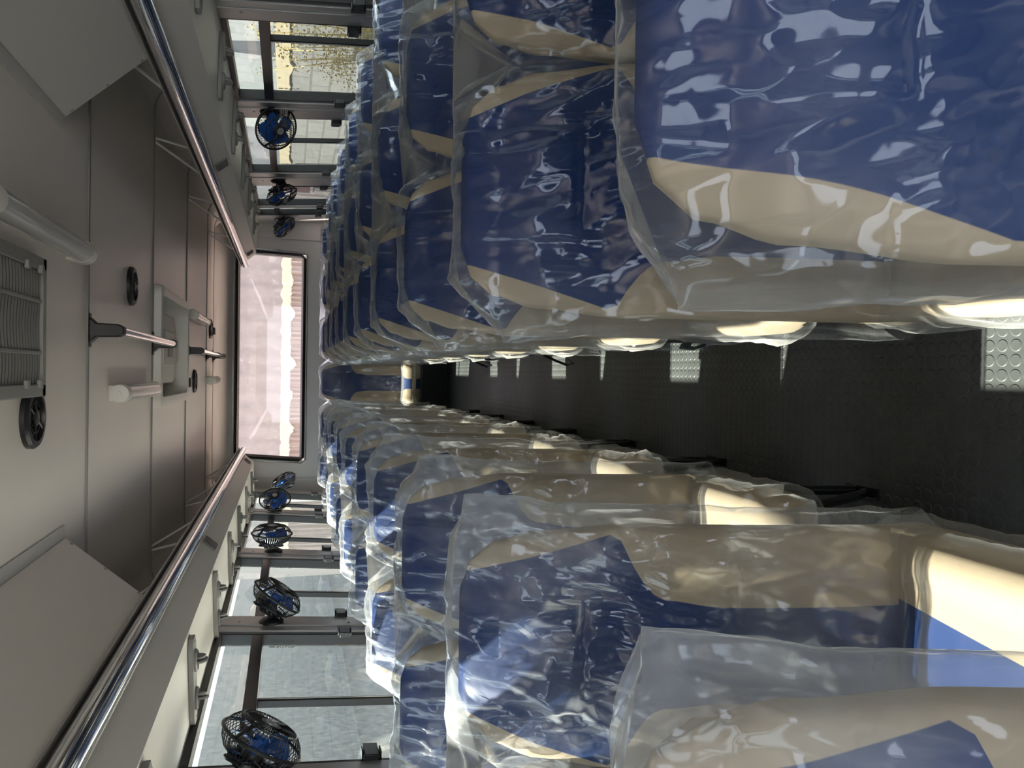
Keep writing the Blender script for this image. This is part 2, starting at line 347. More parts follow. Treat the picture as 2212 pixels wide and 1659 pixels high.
# side walls with windows: (y0,y1) openings and where the sliding sash bar stands
ZS, ZT = 1.00, 1.80
WIN = {1: [(-1.45, -.75, None), (-.60, .40, -.1), (.60, 1.75, 1.15), (1.9, 3.27, 2.6), (3.42, 4.46, 3.69), (4.72, 6.03, 5.29), (6.42, 7.22, 6.55), (7.28, 7.66, None)],
       -1: [(-1.45, -.75, None), (-.60, .65, 0.0), (0.85, 2.12, 1.5), (2.36, 3.60, 2.90), (3.80, 5.03, 4.33), (5.25, 6.55, 5.74), (6.75, 7.74, 7.20)]}
wn_i = 0
def etch(parent, side, y, z):    # the maker's mark etched in the glass, its line running downwards
    cu = bpy.data.curves.new('glass_mark', 'FONT'); cu.body = 'EUTUF'; cu.size = 0.026; cu.extrude = 0.0004
    to = bpy.data.objects.new('tmp', cu); COL.objects.link(to)
    me = bpy.data.meshes.new_from_object(to.evaluated_get(bpy.context.evaluated_depsgraph_get())); bpy.data.objects.remove(to)
    me.materials.clear(); me.materials.append(MATS['etch_grey'])
    o = bpy.data.objects.new('glass_mark', me); COL.objects.link(o); o.parent = parent
    xd = Vector((side * LEAN, 0, -1)).normalized(); zd = Vector((-side, 0, -LEAN)).normalized(); yd = zd.cross(xd)
    R = Matrix((xd, yd, zd)).transposed()
    p = Vector((wx(side, z, -.0405), y, z)) - parent.location
    for v in me.vertices: v.co = p + R @ (v.co + Vector((.03, 0, 0)))
    g = MB().box((-.002, .005, 0), (.024, .013, .0006), 'black_frame', Matrix.Translation(p) @ R.to_4x4()); g.build('glass_mark', parent, smooth=False)
for side, nm in ((1, 'right'), (-1, 'left')):
    w = MB(); ys = [YF] + [v for a, b, _ in WIN[side] for v in (a, b)] + [YB]
    wbox(w, side, YF, YB, 0, ZS, 0, -0.06, 'wall_laminate'); wbox(w, side, YF, YB, ZT, ZC + .02, 0, -0.06, 'wall_laminate')
    for k in range(0, len(ys), 2):
        wbox(w, side, ys[k], ys[k + 1], ZS, ZT, 0, -0.06, 'wall_laminate')
    tag(w.build('wall_%s' % nm, smooth=False), kind='structure')
    for k in range(2, len(ys) - 2, 2):      # aluminium pillar covers between the windows
        w = MB(); a, b = ys[k], ys[k + 1]
        if b - a < 0.1: a -= .01; b += .01
        wbox(w, side, a - .004, b + .004, ZS - .05, ZT, 0.001, 0.012, 'aluminium'); wbox(w, side, a + (b-a)*.30, b - (b-a)*.30, ZS - .05, ZT, 0.012, 0.018, 'aluminium')
        for z in (1.21, 1.70):
            w.lathe([(0.006, 0), (0.006, 0.002), (0.003, 0.004)], 'screw', 10, frame((wx(side, z, 0.018), (a + b) / 2, z), (-side, 0, 0)))
        tag(w.build('trim_%d' % (20 + k + (50 if side > 0 else 0)), bevel=0.002), kind='structure')
    for k, (a, b, bar) in enumerate(WIN[side]):
        wn_i += 1
        r = empty('window_%d' % wn_i, (wx(side, ZS), (a + b) / 2, ZS), kind='structure')
        inv = TR(*r.location).inverted()
        fr_ = MB(); t = 0.034
        for (p0, p1, q0, q1) in ((a, a + t, ZS, ZT), (b - t, b, ZS, ZT), (a, b, ZS, ZS + t), (a, b, ZT - t, ZT)):
            wbox(fr_, side, p0, p1, q0, q1, 0.004, -0.05, 'black_frame')
        wbox(fr_, side, a, b, 1.592, 1.638, 0.003, -0.045, 'black_frame')
        fr_.v = [tuple(inv @ Vector(v)) for v in fr_.v]; fr_.build('frame', r, bevel=0.002)
        gm = 'clear_glass' if side > 0 else 'dusty_glass'
        g = MB(); wbox(g, side, a + t, b - t, ZS + t, 1.592, -0.041, -0.045, gm); wbox(g, side, a + t, b - t, 1.638, ZT - t, -0.041, -0.045, gm)
        g.v = [tuple(inv @ Vector(v)) for v in g.v]; g.build('pane', r, smooth=False)
        if bar:
            g = MB(); wbox(g, side, bar - .012, bar + .012, ZS + t, 1.592, -0.012, -0.040, 'black_frame'); wbox(g, side, bar - .004, bar + .004, ZS + t, 1.592, -0.008, -0.012, 'aluminium')
            g.v = [tuple(inv @ Vector(v)) for v in g.v]; g.build('sash_bar', r, bevel=0.002)
        if bar and b > 2.5:
            etch(r, side, b - t - .045, 1.565)
        for yy, s_ in ((a + t, 1), (b - t, -1)):
            g = MB(); wbox(g, side, yy - .03, yy + .05 if s_ > 0 else yy + .03, 1.215, 1.262, 0.006, 0.03, 'black_plastic') if s_ > 0 else wbox(g, side, yy - .05, yy + .03, 1.215, 1.262, 0.006, 0.03, 'black_plastic')
            wbox(g, side, yy - .02, yy + .02, 1.208, 1.214, 0.006, 0.036, 'black_plastic'); wbox(g, side, yy - .02, yy + .02, 1.263, 1.269, 0.006, 0.036, 'black_plastic')
            g.v = [tuple(inv @ Vector(v)) for v in g.v]; g.build('latch', r, bevel=0.003)
# rear wall with its wide window
RX0, RX1, RZ0, RZ1 = -0.90, 1.18, 1.335, 1.99
w = MB()
w.box((XL - .1, YB, 0), (XR + .1, YB + .06, RZ0), 'wall_laminate')
w.add([(XL-.1, YB, RZ0), (RX0, YB, RZ0), (RX0 + .05, YB, RZ1), (XL-.1, YB, RZ1), (XL-.1, YB+.06, RZ0), (RX0, YB+.06, RZ0), (RX0+.05, YB+.06, RZ1), (XL-.1, YB+.06, RZ1)], [(0,1,2,3),(7,6,5,4),(1,5,6,2)], 'wall_laminate')
w.add([(RX1, YB, RZ0), (XR+.1, YB, RZ0), (XR+.1, YB, RZ1), (RX1 + .02, YB, RZ1), (RX1, YB+.06, RZ0), (XR+.1, YB+.06, RZ0), (XR+.1, YB+.06, RZ1), (RX1+.02, YB+.06, RZ1)], [(0,1,2,3),(7,6,5,4),(3,7,4,0)], 'wall_laminate')
w.box((XL - .1, YB, RZ1), (XR + .1, YB + .06, ZC + .02), 'wall_laminate')
w.box((1.33, YB - .012, 1.0), (1.36, YB, 1.95), 'wall_laminate').box((-1.10, YB - .012, 1.0), (-1.07, YB, 1.95), 'wall_laminate')
tag(w.build('wall_rear', smooth=False), kind='structure')
r = empty('window_20', (0.14, YB, RZ0), kind='structure')
loop = [(RX0 + .04, RZ0 + .015), (RX1 - .04, RZ0 + .015), (RX1 - .01, RZ0 + .05), (RX1 + .01, RZ1 - .04), (RX1 - .04, RZ1), (RX0 + .09, RZ1), (RX0 + .055, RZ1 - .04), (RX0 + .01, RZ0 + .05)]
MB().tube([(x - .14, -0.006, z - RZ0) for x, z in loop], 0.017, 'black_frame', 8, closed=True).tube([(x - .14, 0.03, z - RZ0) for x, z in loop], 0.028, 'rubber', 8, closed=True).build('gasket', r)
lp2 = [(x + (0.032 if x > .2 else -0.032), z + (0.03 if z > 1.6 else -0.03)) for x, z in loop]
MB().tube([(x - .14, -0.004, z - RZ0) for x, z in lp2], 0.006, 'chrome', 8, closed=True).build('trim_strip', r)
n = len(loop)
MB().add([(x - .14, 0.03, z - RZ0) for x, z in loop] + [(x - .14, 0.035, z - RZ0) for x, z in loop], [tuple(range(n)), tuple(range(n, 2*n))[::-1]], 'rear_glass').build('pane', r, smooth=False)
# front end of the bus, behind the viewer: low panel, windscreen opening, header
w = MB().box((XL - .1, YF - .06, 0), (XR + .1, YF, 1.12), 'wall_laminate').box((XL - .1, YF - .06, 1.95), (XR + .1, YF, ZC + .02), 'wall_laminate')
w.box((XL - .1, YF - .06, 1.12), (XL + .08, YF, 1.95), 'wall_laminate').box((XR - .08, YF - .06, 1.12), (XR + .1, YF, 1.95), 'wall_laminate')
tag(w.build('wall_front', smooth=False), kind='structure')

# ---------------------------------------------------------------- luggage racks with their air ducts
def rack(side, xr, xm, name_label):
    r = empty('luggage_rack', (xr, 4.5, 1.88), label=name_label, cat='luggage rack')
    o = Vector(r.location)
    def loc(mb): mb.v = [tuple(Vector(v) - o) for v in mb.v]; return mb
    y0, y1 = 0.2, 7.62
    sg = side
    xe = wx(side, 1.80, -0.0)
    # shelf and duct: inclined fascia below the rail, level underside running to the wall
    sec = [(xr + sg * .022, 1.885), (xm, 1.800), (xe, 1.790), (xe, 1.845), (xr + sg * .026, 1.905)]
    n = len(sec); vs = [(x, y0, z) for x, z in sec] + [(x, y1, z) for x, z in sec]
    fs = [(i, (i + 1) % n, (i + 1) % n + n, i + n) for i in range(n)] + [tuple(range(n))[::-1], tuple(range(n, 2 * n))]
    if sg < 0: fs = [q[::-1] for q in fs]
    loc(MB().add(vs, fs, 'white_paint')).build('duct_panel', r, smooth=False)
    # channel lip and bright handrail tube
    b = MB(); b.box((min(xr + sg*.02, xr + sg*.026), y0, 1.873), (max(xr + sg*.02, xr + sg*.026), y1, 1.945), 'aluminium')
    b.box((min(xr - sg*.04, xr + sg*.02), y0, 1.925), (max(xr - sg*.04, xr + sg*.02), y1, 1.931), 'aluminium')
    loc(b).build('rail_channel', r)
    b = MB(); b.tube([(xr - sg*.012, yy_, 1.893) for yy_ in (y0, 2, 4, y1 + .01)], 0.031, 'chrome', 24)
    loc(b).build('handrail', r, angle=60)
    for y in SEAMS[1:-1]:
        for dy, xo in ((0.0, .17), (0.30, .02)):
            b = MB().tube([(xr + sg * (.15 if dy else .17), y + (0 if dy else 0), ZC - .01), (xr + sg * (0.03 if dy else .12), y + (.28 if dy else .02), 1.91)], 0.0065, 'white_paint', 8)
            loc(b).build('strut', r)
    # vent grilles let into the fascia
    fd_ = Vector((xm - xr - sg * .022, 0, 1.80 - 1.885)); fn = Vector((-sg * abs(fd_.z), 0, -abs(fd_.x))).normalized()
    for yv in ((4.25 if sg > 0 else 3.85), 7.32):
        T = frame(Vector(((xr + sg * .022 + xm) / 2, yv, 1.8425)) + fn * .001, fn, (0, 1, 0)); g = MB()
        g.prism([(-.062, -.034), (.062, -.034), (.062, .034), (-.062, .034)], .008, 'vent_plastic', T); g.prism([(-.052, -.026), (.052, -.026), (.052, .026), (-.052, .026)], .0086, 'black_plastic', T)
        for k in range(6): g.box((-.050 + k * .0175 + .002, -.026, .008), (-.050 + k * .0175 + .009, .026, .012), 'vent_plastic', T)
        loc(g).build('vent_grille', r, bevel=.0015)
    # air nozzle plates under the sloping face
    nrm = Vector((-sg * .03, 0, -1)).normalized()
    for y in ([2.67, 3.50, 4.34, 5.18, 6.02, 6.84] if sg > 0 else [1.83, 2.68, 3.53, 4.38, 5.22, 6.10, 6.98]):
        ctr = Vector(((xm + xe) / 2 + sg * .005, y, 1.794)); T = frame(ctr, nrm, (1, 0, 0))
        g = MB(); L_, Wd = 0.140, 0.045
        pl_ = [(-L_, -Wd * .5), (-L_ + .03, -Wd), (L_ - .03, -Wd), (L_, -Wd * .5), (L_, Wd * .5), (L_ - .03, Wd), (-L_ + .03, Wd), (-L_, Wd * .5)]
        g.prism(pl_, 0.016, 'grey_plastic', T)
        for q in (-1, 1): g.lathe([(0.006, .016), (0.004, .019)], 'screw', 8, T @ TR(q * (L_ - .018), 0, 0))
        pl = loc(g).build('nozzle_plate', r, bevel=.002)
        for q in (-1, 1):
            g = MB(); ang = random.choice([0.0, 0.25, -0.3, 0.1]); T2 = T @ TR(q * .062, 0, .016)
            g.lathe([(0.036, 0), (0.036, 0.006), (0.030, 0.010), (0.028, 0.006)], 'grey_plastic', 20, T2)
            T3 = T2 @ TR(0, 0, .012) @ Matrix.Rotation(PI / 2, 4, 'Y') @ Matrix.Rotation(ang, 4, 'X')
            g.lathe([(0.028, -0.004), (0.030, 0), (0.028, 0.004)], 'grey_plastic', 20, T3)
            g.lathe([(0.022, -0.003), (0.022, 0.003)], 'grey_plastic', 16, T3 @ TR(0, 0, .012))
            loc(g).build('nozzle', pl)
    return r
rack(1, 1.01, 1.10, 'overhead luggage rack with chrome handrail above the three-seat benches')
rack(-1, -0.755, -.85, 'overhead luggage rack with chrome handrail above the two-seat benches')

# big sheet-metal cover panels closing the near ends of the racks
def cover_panel(side, x0, z0, x1, z1, y1, mt, lab):
    r = empty('cover_panel', ((x0 + x1) / 2, 1.5, 2.0), label=lab, cat='cover panel'); o = Vector(r.location)
    a = Vector((x0, 0, z0)); b = Vector((x1, 0, z1)); d = (b - a).normalized(); nn = Vector((-side * abs(d.z), 0, -abs(d.x))).normalized() * 0.004
    y0 = 0.1
    g = MB(); vs = []
    for y in (y0, y1):
        for q in (a, b, b + nn, a + nn): vs.append((q.x - o.x, y - o.y, q.z - o.z))
    g.add(vs, [(0,1,2,3),(7,6,5,4),(0,4,5,1),(1,5,6,2),(2,6,7,3),(3,7,4,0)], mt)
    # end plate
    g.add([(a.x - o.x, y1 - o.y, a.z - o.z), (b.x - o.x, y1 - o.y, b.z - o.z), (b.x + side*.02 - o.x, y1 - o.y, ZC - o.z), (a.x - o.x, y1 + .001 - o.y, ZC - o.z)], [(0,1,2,3)], mt)
    g.build('sheet', r, smooth=False)
    g = MB(); w_ = 0.045
    xx = x0 - side * w_
    g.box((min(xx, x0) - o.x, y0 - o.y, ZC - .004 - o.z), (max(xx, x0) - o.x, y1 - o.y, ZC - .001 - o.z), 'grey_paint')
    fl = g.build('fixing_flange', r, smooth=False)
    for k in range(4):
        y = y1 - .03 - k * .45
        MB().lathe([(0.007, 0), (0.006, .003), (0.003, .0045)], 'screw', 10, frame((x0 - side * w_ * .5 - o.x, y - o.y, ZC - .004 - o.z), (0, 0, -1))).build('screw', fl)
    for k in range(3):
        q = a.lerp(b, .08 + .42 * k)
        MB().lathe([(0.008, 0), (0.007, .004), (0.003, .006)], 'screw', 10, frame((q.x - o.x, y1 - .012 - o.y, q.z - o.z), nn)).build('screw', r)
cover_panel(1, 0.775, ZC - .004, .985, 1.935, 2.66, 'grey_paint', 'grey sheet metal cover panel closing the rack above the three-seat benches')
cover_panel(-1, -0.535, ZC - .004, -0.735, 1.935, 2.70, 'white_paint', 'off-white sheet metal cover panel closing the rack above the two-seat benches')

# ---------------------------------------------------------------- ceiling fittings
# roof hatch
r = empty('roof_hatch', ((HX0 + HX1) / 2, (HY0 + HY1) / 2, ZC), label='cream moulded roof hatch with raised rim and recessed lid in the ceiling', cat='roof hatch')
hx, hy = (HX1 - HX0) / 2, (HY1 - HY0) / 2
def rrect(a, b, rr, n=5):
    p = []
    for cx0, cy0, st in ((a - rr, b - rr, 0), (-a + rr, b - rr, 1), (-a + rr, -b + rr, 2), (a - rr, -b + rr, 3)):
        for i in range(n + 1):
            t = PI / 2 * (st + i / n); p.append((cx0 + rr * math.cos(t), cy0 + rr * math.sin(t)))
    return p
def loft(loops, m, close=True):
    n = len(loops[0]); vs = [v for l in loops for v in l]; fs = []
    for i in range(len(loops) - 1):
        for k in range(n): fs.append((i*n + k, i*n + (k+1) % n, (i+1)*n + (k+1) % n, (i+1)*n + k))
    if close: fs.append(tuple((len(loops)-1)*n + k for k in range(n)))
    return vs, fs, m
lv = [(hx + .05, hy + .05, 0.0), (hx + .045, hy + .045, -.035), (hx + .02, hy + .02, -.042), (hx - .005, hy - .005, -.036), (hx - .01, hy - .01, .12)]
MB().add(*loft([[(x, y, z) for x, y in rrect(a, b, .05)] for a, b, z in lv], 'white_plastic', False)).build('rim', r)
lv = [(hx - .01, hy - .01, .12), (hx - .04, hy - .06, .115), (hx - .055, hy - .09, .06), (hx - .075, hy - .15, .02), (hx - .11, hy - .22, .008)]
lid = MB().add(*loft([[(x, y, z) for x, y in rrect(a, b, .12 if i > 0 else .05, 6)] for i, (a, b, z) in enumerate(lv)], 'cream_fibreglass')).build('lid', r)
MB().box((-.10, -.19, -.002), (.10, .19, .012), 'cream_fibreglass').box((-.05, -.10, -.010), (.05, .05, -.001), 'grey_plastic').build('handle_plate', lid, bevel=.006)
MB().box((-.07, .36, .02), (.07, .50, .115), 'cream_fibreglass').box((-.05, .355, .03), (.05, .362, .075), 'red_board').build('release_box', r, bevel=.004)
# return-air filter grille
GX0, GX1, GY0, GY1 = -0.078, 0.30, 1.66, 2.41
r = empty('air_filter_grille', ((GX0+GX1)/2, (GY0+GY1)/2, ZC), label='grey pleated air filter grille beside the tube light on the ceiling', cat='air grille')
hx, hy = (GX1-GX0)/2, (GY1-GY0)/2
g = MB()
for a, b in (((-hx, -hy), (hx, -hy + .03)), ((-hx, hy - .03), (hx, hy)), ((-hx, -hy), (-hx + .035, hy)), ((hx - .035, -hy), (hx, hy))): g.box((a[0], a[1], -.026), (b[0], b[1], 0), 'grey_plastic')
g.build('grille_frame', r, bevel=.003)
g = MB(); k = 0; y = -hy + .035
while y < hy - .035:
    pts = [(-hx + .035 + (2*hx - .07) * i / 16, y + .009 * math.sin(i / 16 * 2 * PI * 1.5), -.012) for i in range(17)]
    g.tube(pts, 0.0072, 'filter_grey', 6, cap=False); y += .0225
g.box((-hx + .03, -hy + .02, -.006), (hx - .03, hy - .02, -.002), 'black_plastic')
g.build('filter_pleats', r)
for q in (-.07, .07): MB().box((q - .005, -hy + .03, -.023), (q + .005, hy - .02, -.014), 'grey_plastic').build('cross_bar', r, bevel=.002)
for q in (-hx + .035, hx - .035):
    for yy in (hy - .06, hy - .17): MB().box((q - .012, yy - .012, -.034), (q + .012, yy + .012, -.022), 'grey_plastic').build('clip', r, bevel=.003)
# black round ceiling speakers
for (x, y, l) in ((-.135, 2.36, 'round black ceiling speaker partly behind the filter grille'), (.365, 3.72, 'round black ceiling speaker between the first tube light and the roof hatch'),
               (-.08, 6.12, 'round black ceiling speaker just past the roof hatch'), (.37, 7.3, 'small looking round black ceiling speaker farthest toward the rear window')):
    r = empty('ceiling_speaker', (x, y, ZC), label=l, cat='speaker', group='ceiling speakers')
    MB().lathe([(0.085, 0), (0.085, -.012), (0.078, -.020), (0.064, -.021), (0.062, -.008), (0.0, -.008)][:-1] + [(0.01, -.008)], 'black_plastic', 32).build('rim', r)
    g = MB().lathe([(0.022, -.006), (0.022, -.019), (0.012, -.021)], 'black_plastic', 16)
    for k in range(6):
        a = k * PI / 3; g.tube([(.02 * math.cos(a), .02 * math.sin(a), -.015), (.064 * math.cos(a), .064 * math.sin(a), -.015)], .004, 'black_plastic', 6)
    g.lathe([(0.045, -.012), (0.045, -.016), (0.041, -.016), (0.041, -.012)], 'black_plastic', 24)
    g.build('spokes', r)
for (x, y, l) in ((-.085, 5.72, 'small black square socket on the ceiling right behind the roof hatch'), (.36, 7.5, 'small black square socket on the ceiling at the rear')):
    tag(MB().box((x - .032, y - .04, ZC - .03), (x + .032, y + .04, ZC), 'black_plastic').build('ceiling_socket', bevel=.006), l, 'socket')
# tube lights
for (x, y0, y1, l) in ((.37, 1.90, 2.75, 'long clear tube light next to the filter grille, nearest to the viewer'), (-.095, 3.33, 4.12, 'clear tube light with white end caps before the roof hatch'),
                  (.385, 5.70, 6.55, 'clear tube light just behind the roof hatch near the handrail bracket'), (-.085, 7.0, 7.62, 'small clear tube light farthest toward the rear window')):
    r = empty('tube_light', (x, (y0+y1)/2, ZC), label=l, cat='light', group='ceiling tube lights'); h_ = (y1-y0)/2
    MB().box((-.022, -h_, -.012), (.022, h_, 0), 'white_plastic').build('base', r, bevel=.003)
    R90 = Matrix.Rotation(-PI/2, 4, 'X')
    MB().tube([(0, -h_ + .02, -.042), (0, h_ - .02, -.042)], .034, 'clear_diffuser', 24, cap=False).build('diffuser', r)
    MB().box((-.026, -h_ + .03, -.046), (.026, h_ - .03, -.042), 'tube_core').build('led_strip', r)
    for q in (-1, 1):
        MB().lathe([(0.036, -.03), (0.037, .02), (0.034, .034), (0.02, .038)], 'white_plastic', 24, TR(0, q * (h_ - .01), -.040) @ Matrix.Rotation(-q * PI/2, 4, 'X')).box((-.030, q*(h_ - .02) - .03, -.03), (.030, q*(h_ - .02) + .03, 0), 'white_plastic').lathe([(0.009, 0), (0.007, .004)], 'white_plastic', 10, TR(0, q*(h_ + .028), -.04) @ Matrix.Rotation(-q * PI/2, 4, 'X')).build('end_cap', r)
# hand rail pieces hanging from the ceiling seams
def handrail(ys, lab):
    r = empty('ceiling_grab_rail', (0.135, ys[0], ZC), label=lab, cat='grab rail')
    MB().tube([(0, -.0, -.10), (0, ys[-1] - ys[0], -.10)], .017, 'chrome', 16).build('rail', r)
    for y in ys:
        yy = y - ys[0]; g = MB()
        g.box((-.06, yy - .02, -.008), (.06, yy + .02, 0), 'black_plastic')
        pl_ = [(-.045, -.008), (.045, -.008), (.024, -.03), (.022, -.10), (0.012, -.118), (-.012, -.118), (-.022, -.10), (-.024, -.03)]
        g.prism(pl_, .05, 'black_plastic', TR(0, yy + .025, 0) @ Matrix.Rotation(PI/2, 4, 'X'))
        g.build('bracket', r, bevel=.004)
handrail([2.985, 4.30], 'short chrome ceiling grab rail with black brackets in front of the roof hatch')
handrail([5.66, 6.99, 7.60], 'chrome ceiling grab rail with black brackets behind the roof hatch')

# ---------------------------------------------------------------- fans
def fan(side, y, z, head, ndir, lab):
    wxp = wx(side, z, .018); r = empty('wall_fan', (wxp, y, z), label=lab, cat='fan', group='blue bladed fans on the window pillars')
    o = Vector(r.location); head = Vector(head) - o; nd = Vector(ndir).normalized()
    T = frame((0, 0, 0), (-side, 0, 0))
    MB().lathe([(0.055, 0), (0.055, .008), (0.042, .018), (0.02, .022)], 'black_plastic', 28, T).lathe([(0.016, .02), (0.014, .06)], 'black_plastic', 12, T).build('mounting_base', r)
    out = Vector((-side, 0, 0)); p1 = out * .055; back = head - nd * .085
    g = MB().tube([p1 * .6, p1, (p1 + back) * .5 + Vector((0, 0, -.01)), back], [.015, .016, .013, .012], 'black_plastic', 10)
    for q in (-1, 1): g.lathe([(0.014, 0), (0.014, .012), (.006, .016)], 'black_plastic', 12, frame(p1, (0, q, 0)))
    g.build('arm', r)
    H = frame(head, nd, (0, 0, 1))
    # yoke: half ring with ribs behind the cage
    g = MB(); R = .062; arc = [(R * math.cos(a), R * math.sin(a), -.075 + .03 * (1 - abs(math.cos(a)))) for a in [PI * k / 14 for k in range(15)]]
    g.tube(arc, .007, 'black_plastic', 8, T=H, flat=2.2)
    arc2 = [(.045 * math.cos(a), .045 * math.sin(a), -.082) for a in [PI * k / 12 for k in range(13)]]; g.tube(arc2, .004, 'black_plastic', 6, T=H)
    for k in range(1, 12, 2): g.tube([arc[k], arc2[k]], .003, 'black_plastic', 5, T=H)
    for q in (0, -1): g.tube([arc[q], (arc[q][0] * 1.35, 0, -.03)], .004, 'black_plastic', 6, T=H)
    g.build('yoke', r)
    MB().lathe([(0.015, -.085), (0.034, -.08), (0.036, -.045), (0.028, -.028), (0.01, -.02)], 'black_plastic', 24, H).build('motor_housing', r)
    g = MB().lathe([(0.026, -.020), (0.026, .004), (0.018, .012)], 'fan_blue', 20, H)
    for k in range(4):
        a0 = k * PI / 2 + .3; vs = []; nu, nv = 7, 6
        for i in range(nu + 1):
            for j in range(nv + 1):
                rr = .022 + .072 * i / nu; sp_ = (.50 + .34 * math.sin(PI * min(1, i / nu * .8 + .15))); aa = a0 + (j / nv - .5) * 2 * sp_ * (1 if i < nu else .8)
                vs.append((rr * math.cos(aa), rr * math.sin(aa), -.016 + .034 * (j / nv) * (0.6 + .4 * i / nu)))
        fs = [(i*(nv+1)+j, i*(nv+1)+j+1, (i+1)*(nv+1)+j+1, (i+1)*(nv+1)+j) for i in range(nu) for j in range(nv)]
        n0 = len(vs); vs2 = vs + [(x, y_, z_ - .003) for x, y_, z_ in vs]; fs2 = fs + [tuple(q + n0 for q in f_)[::-1] for f_ in fs]
        g.add(vs2, fs2, 'fan_blue', H)
    g.build('fan_blades', r)
    g = MB(); Rm = .123
    circ = lambda R_, z_: [(R_ * math.cos(2*PI*k/40), R_ * math.sin(2*PI*k/40), z_) for k in range(40)]
    g.tube(circ(Rm, 0), .0055, 'black_plastic', 8, closed=True, T=H)
    g.tube(circ(.085, .045), .003, 'black_plastic', 6, closed=True, T=H); g.tube(circ(.085, -.05), .003, 'black_plastic', 6, closed=True, T=H)
    nw = 54
    for k in range(nw):
        a = 2 * PI * k / nw
        for sgn, tw in ((1, .25), (-1, -.1)):
            pts = []
            for i in range(6):
                t = i / 5; R_ = .123 - .093 * t ** 1.3; zz = sgn * .058 * math.sin(min(1, t * 1.5) * PI / 2) * (.85 if sgn > 0 else 1); aa = a + tw * t
                pts.append((R_ * math.cos(aa), R_ * math.sin(aa), zz))
            g.tube(pts, .0014, 'black_plastic', 3, T=H, cap=False)
    gd = g.build('guard', r, smooth=False)
    g = MB().lathe([(0.034, .038), (0.036, .046), (0.030, .051), (0.024, .050)], 'black_plastic', 24, H)
    for k in (0, 1):
        a = k * PI + .9; g.tube([(.03 * math.cos(a), .03 * math.sin(a), .047), (.075 * math.cos(a), .075 * math.sin(a), .045), (.123 * math.cos(a), .123 * math.sin(a), .004)], .006, 'black_plastic', 6, T=H)
    g.build('hub_plate', r)
    MB().lathe([(0.020, .049), (0.019, .0535), (.010, .0545)], 'badge', 24, H).box((-.008, -.002, .054), (.008, .002, .0555), 'grey_plastic', H).build('badge', r)
fan(-1, 2.23, 1.60, (-1.07, 2.33, 1.56), (.86, .12, -.50), 'blue bladed black fan on the left window pillar nearest to the viewer')
fan(-1, 3.70, 1.56, (-1.045, 3.72, 1.535), (.80, .04, -.60), 'tilted blue bladed black fan, second on the two-seat side')
fan(-1, 5.14, 1.575, (-1.02, 5.06, 1.585), (.97, -.02, -.05), 'blue bladed black fan facing the aisle, third on the two-seat side')
fan(-1, 6.65, 1.59, (-1.05, 6.60, 1.59), (.72, -.50, .03), 'blue bladed black fan showing its pale hub badge, fourth on the two-seat side')
fan(-1, 7.78, 1.57, (-1.03, 7.55, 1.53), (.80, -.08, .50), 'blue bladed black fan farthest back on the two-seat side')
fan(1, 4.585, 1.615, (1.385, 4.60, 1.58), (-.48, -.68, -.45), 'blue bladed black fan with grey hub badge nearest on the three-seat side')
fan(1, 6.23, 1.59, (1.36, 6.22, 1.56), (-.85, -.02, -.45), 'flat looking blue bladed black fan in the middle on the three-seat side')
fan(1, 7.80, 1.59, (1.385, 7.72, 1.545), (-.66, -.03, -.70), 'steeply tilted blue bladed black fan farthest back on the three-seat side')

# ---------------------------------------------------------------- seats
ST, CT = 0.205 / 0.8065, 0.78 / 0.8065       # recline of the backs
TT = Vector((0, ST, CT)); NF = Vector((0, -CT, ST)); JZ = 0.40
def bpt(x, v, d):      # point on a back: x across, v up the curved back, d towards the front
    zp = v * CT; y = .13 * zp + .173 * zp * abs(zp); sl = .13 + .346 * max(0, min(zp, .78)); q = math.sqrt(1 + sl * sl)
    return Vector((x, y - d / q, JZ + zp + d * sl / q))
def smooth(t): t = max(0, min(1, t)); return t * t * (3 - 2 * t)
def lerp_tab(tab, v):
    if v <= tab[0][0]: return tab[0][1]
    for (a, fa), (b, fb) in zip(tab, tab[1:]):
        if v <= b: return fa + (fb - fa) * smooth((v - a) / (b - a))
    return tab[-1][1]
def hw_tab(hw): return [(-.06, hw), (.52, hw), (.68, hw * .93), (.76, hw * .83), (.795, hw * .70), (.817, hw * .45)]
def blue_half(v, hw):
    lo = .52 if hw > .23 else .38
    if v < .36: return hw * lo
    if v < .46: return hw * (lo + .05 * smooth((v - .36) / .10))
    if v < .54: return hw * (lo + .05 + (.89 - lo) * ((v - .46) / .08) ** 1.7)
    return hw * (.94 - .36 * min(1, (v - .54) / .26))
def front_d(x, v, hw):
    ax = abs(x)
    d = .045 + .014 * smooth((ax / hw - .5) / .25) * (1 - smooth((v - .40) / .16)) * (1 - smooth((ax / hw - .85) / .15) * .5)
    # raised head pad with a stitched groove round it
    pw, pb = hw * .44, .60
    e = max(ax - pw, pb - v)
    d += .010 * (1 - smooth((e + .02) / .03)) - .006 * max(0, 1 - abs(e) / .008)
    d -= .030 * smooth((v - .66) / .15)
    d += .008 * math.sin(min(1, max(0, v / .5)) * PI)
    return d
_mc = {}
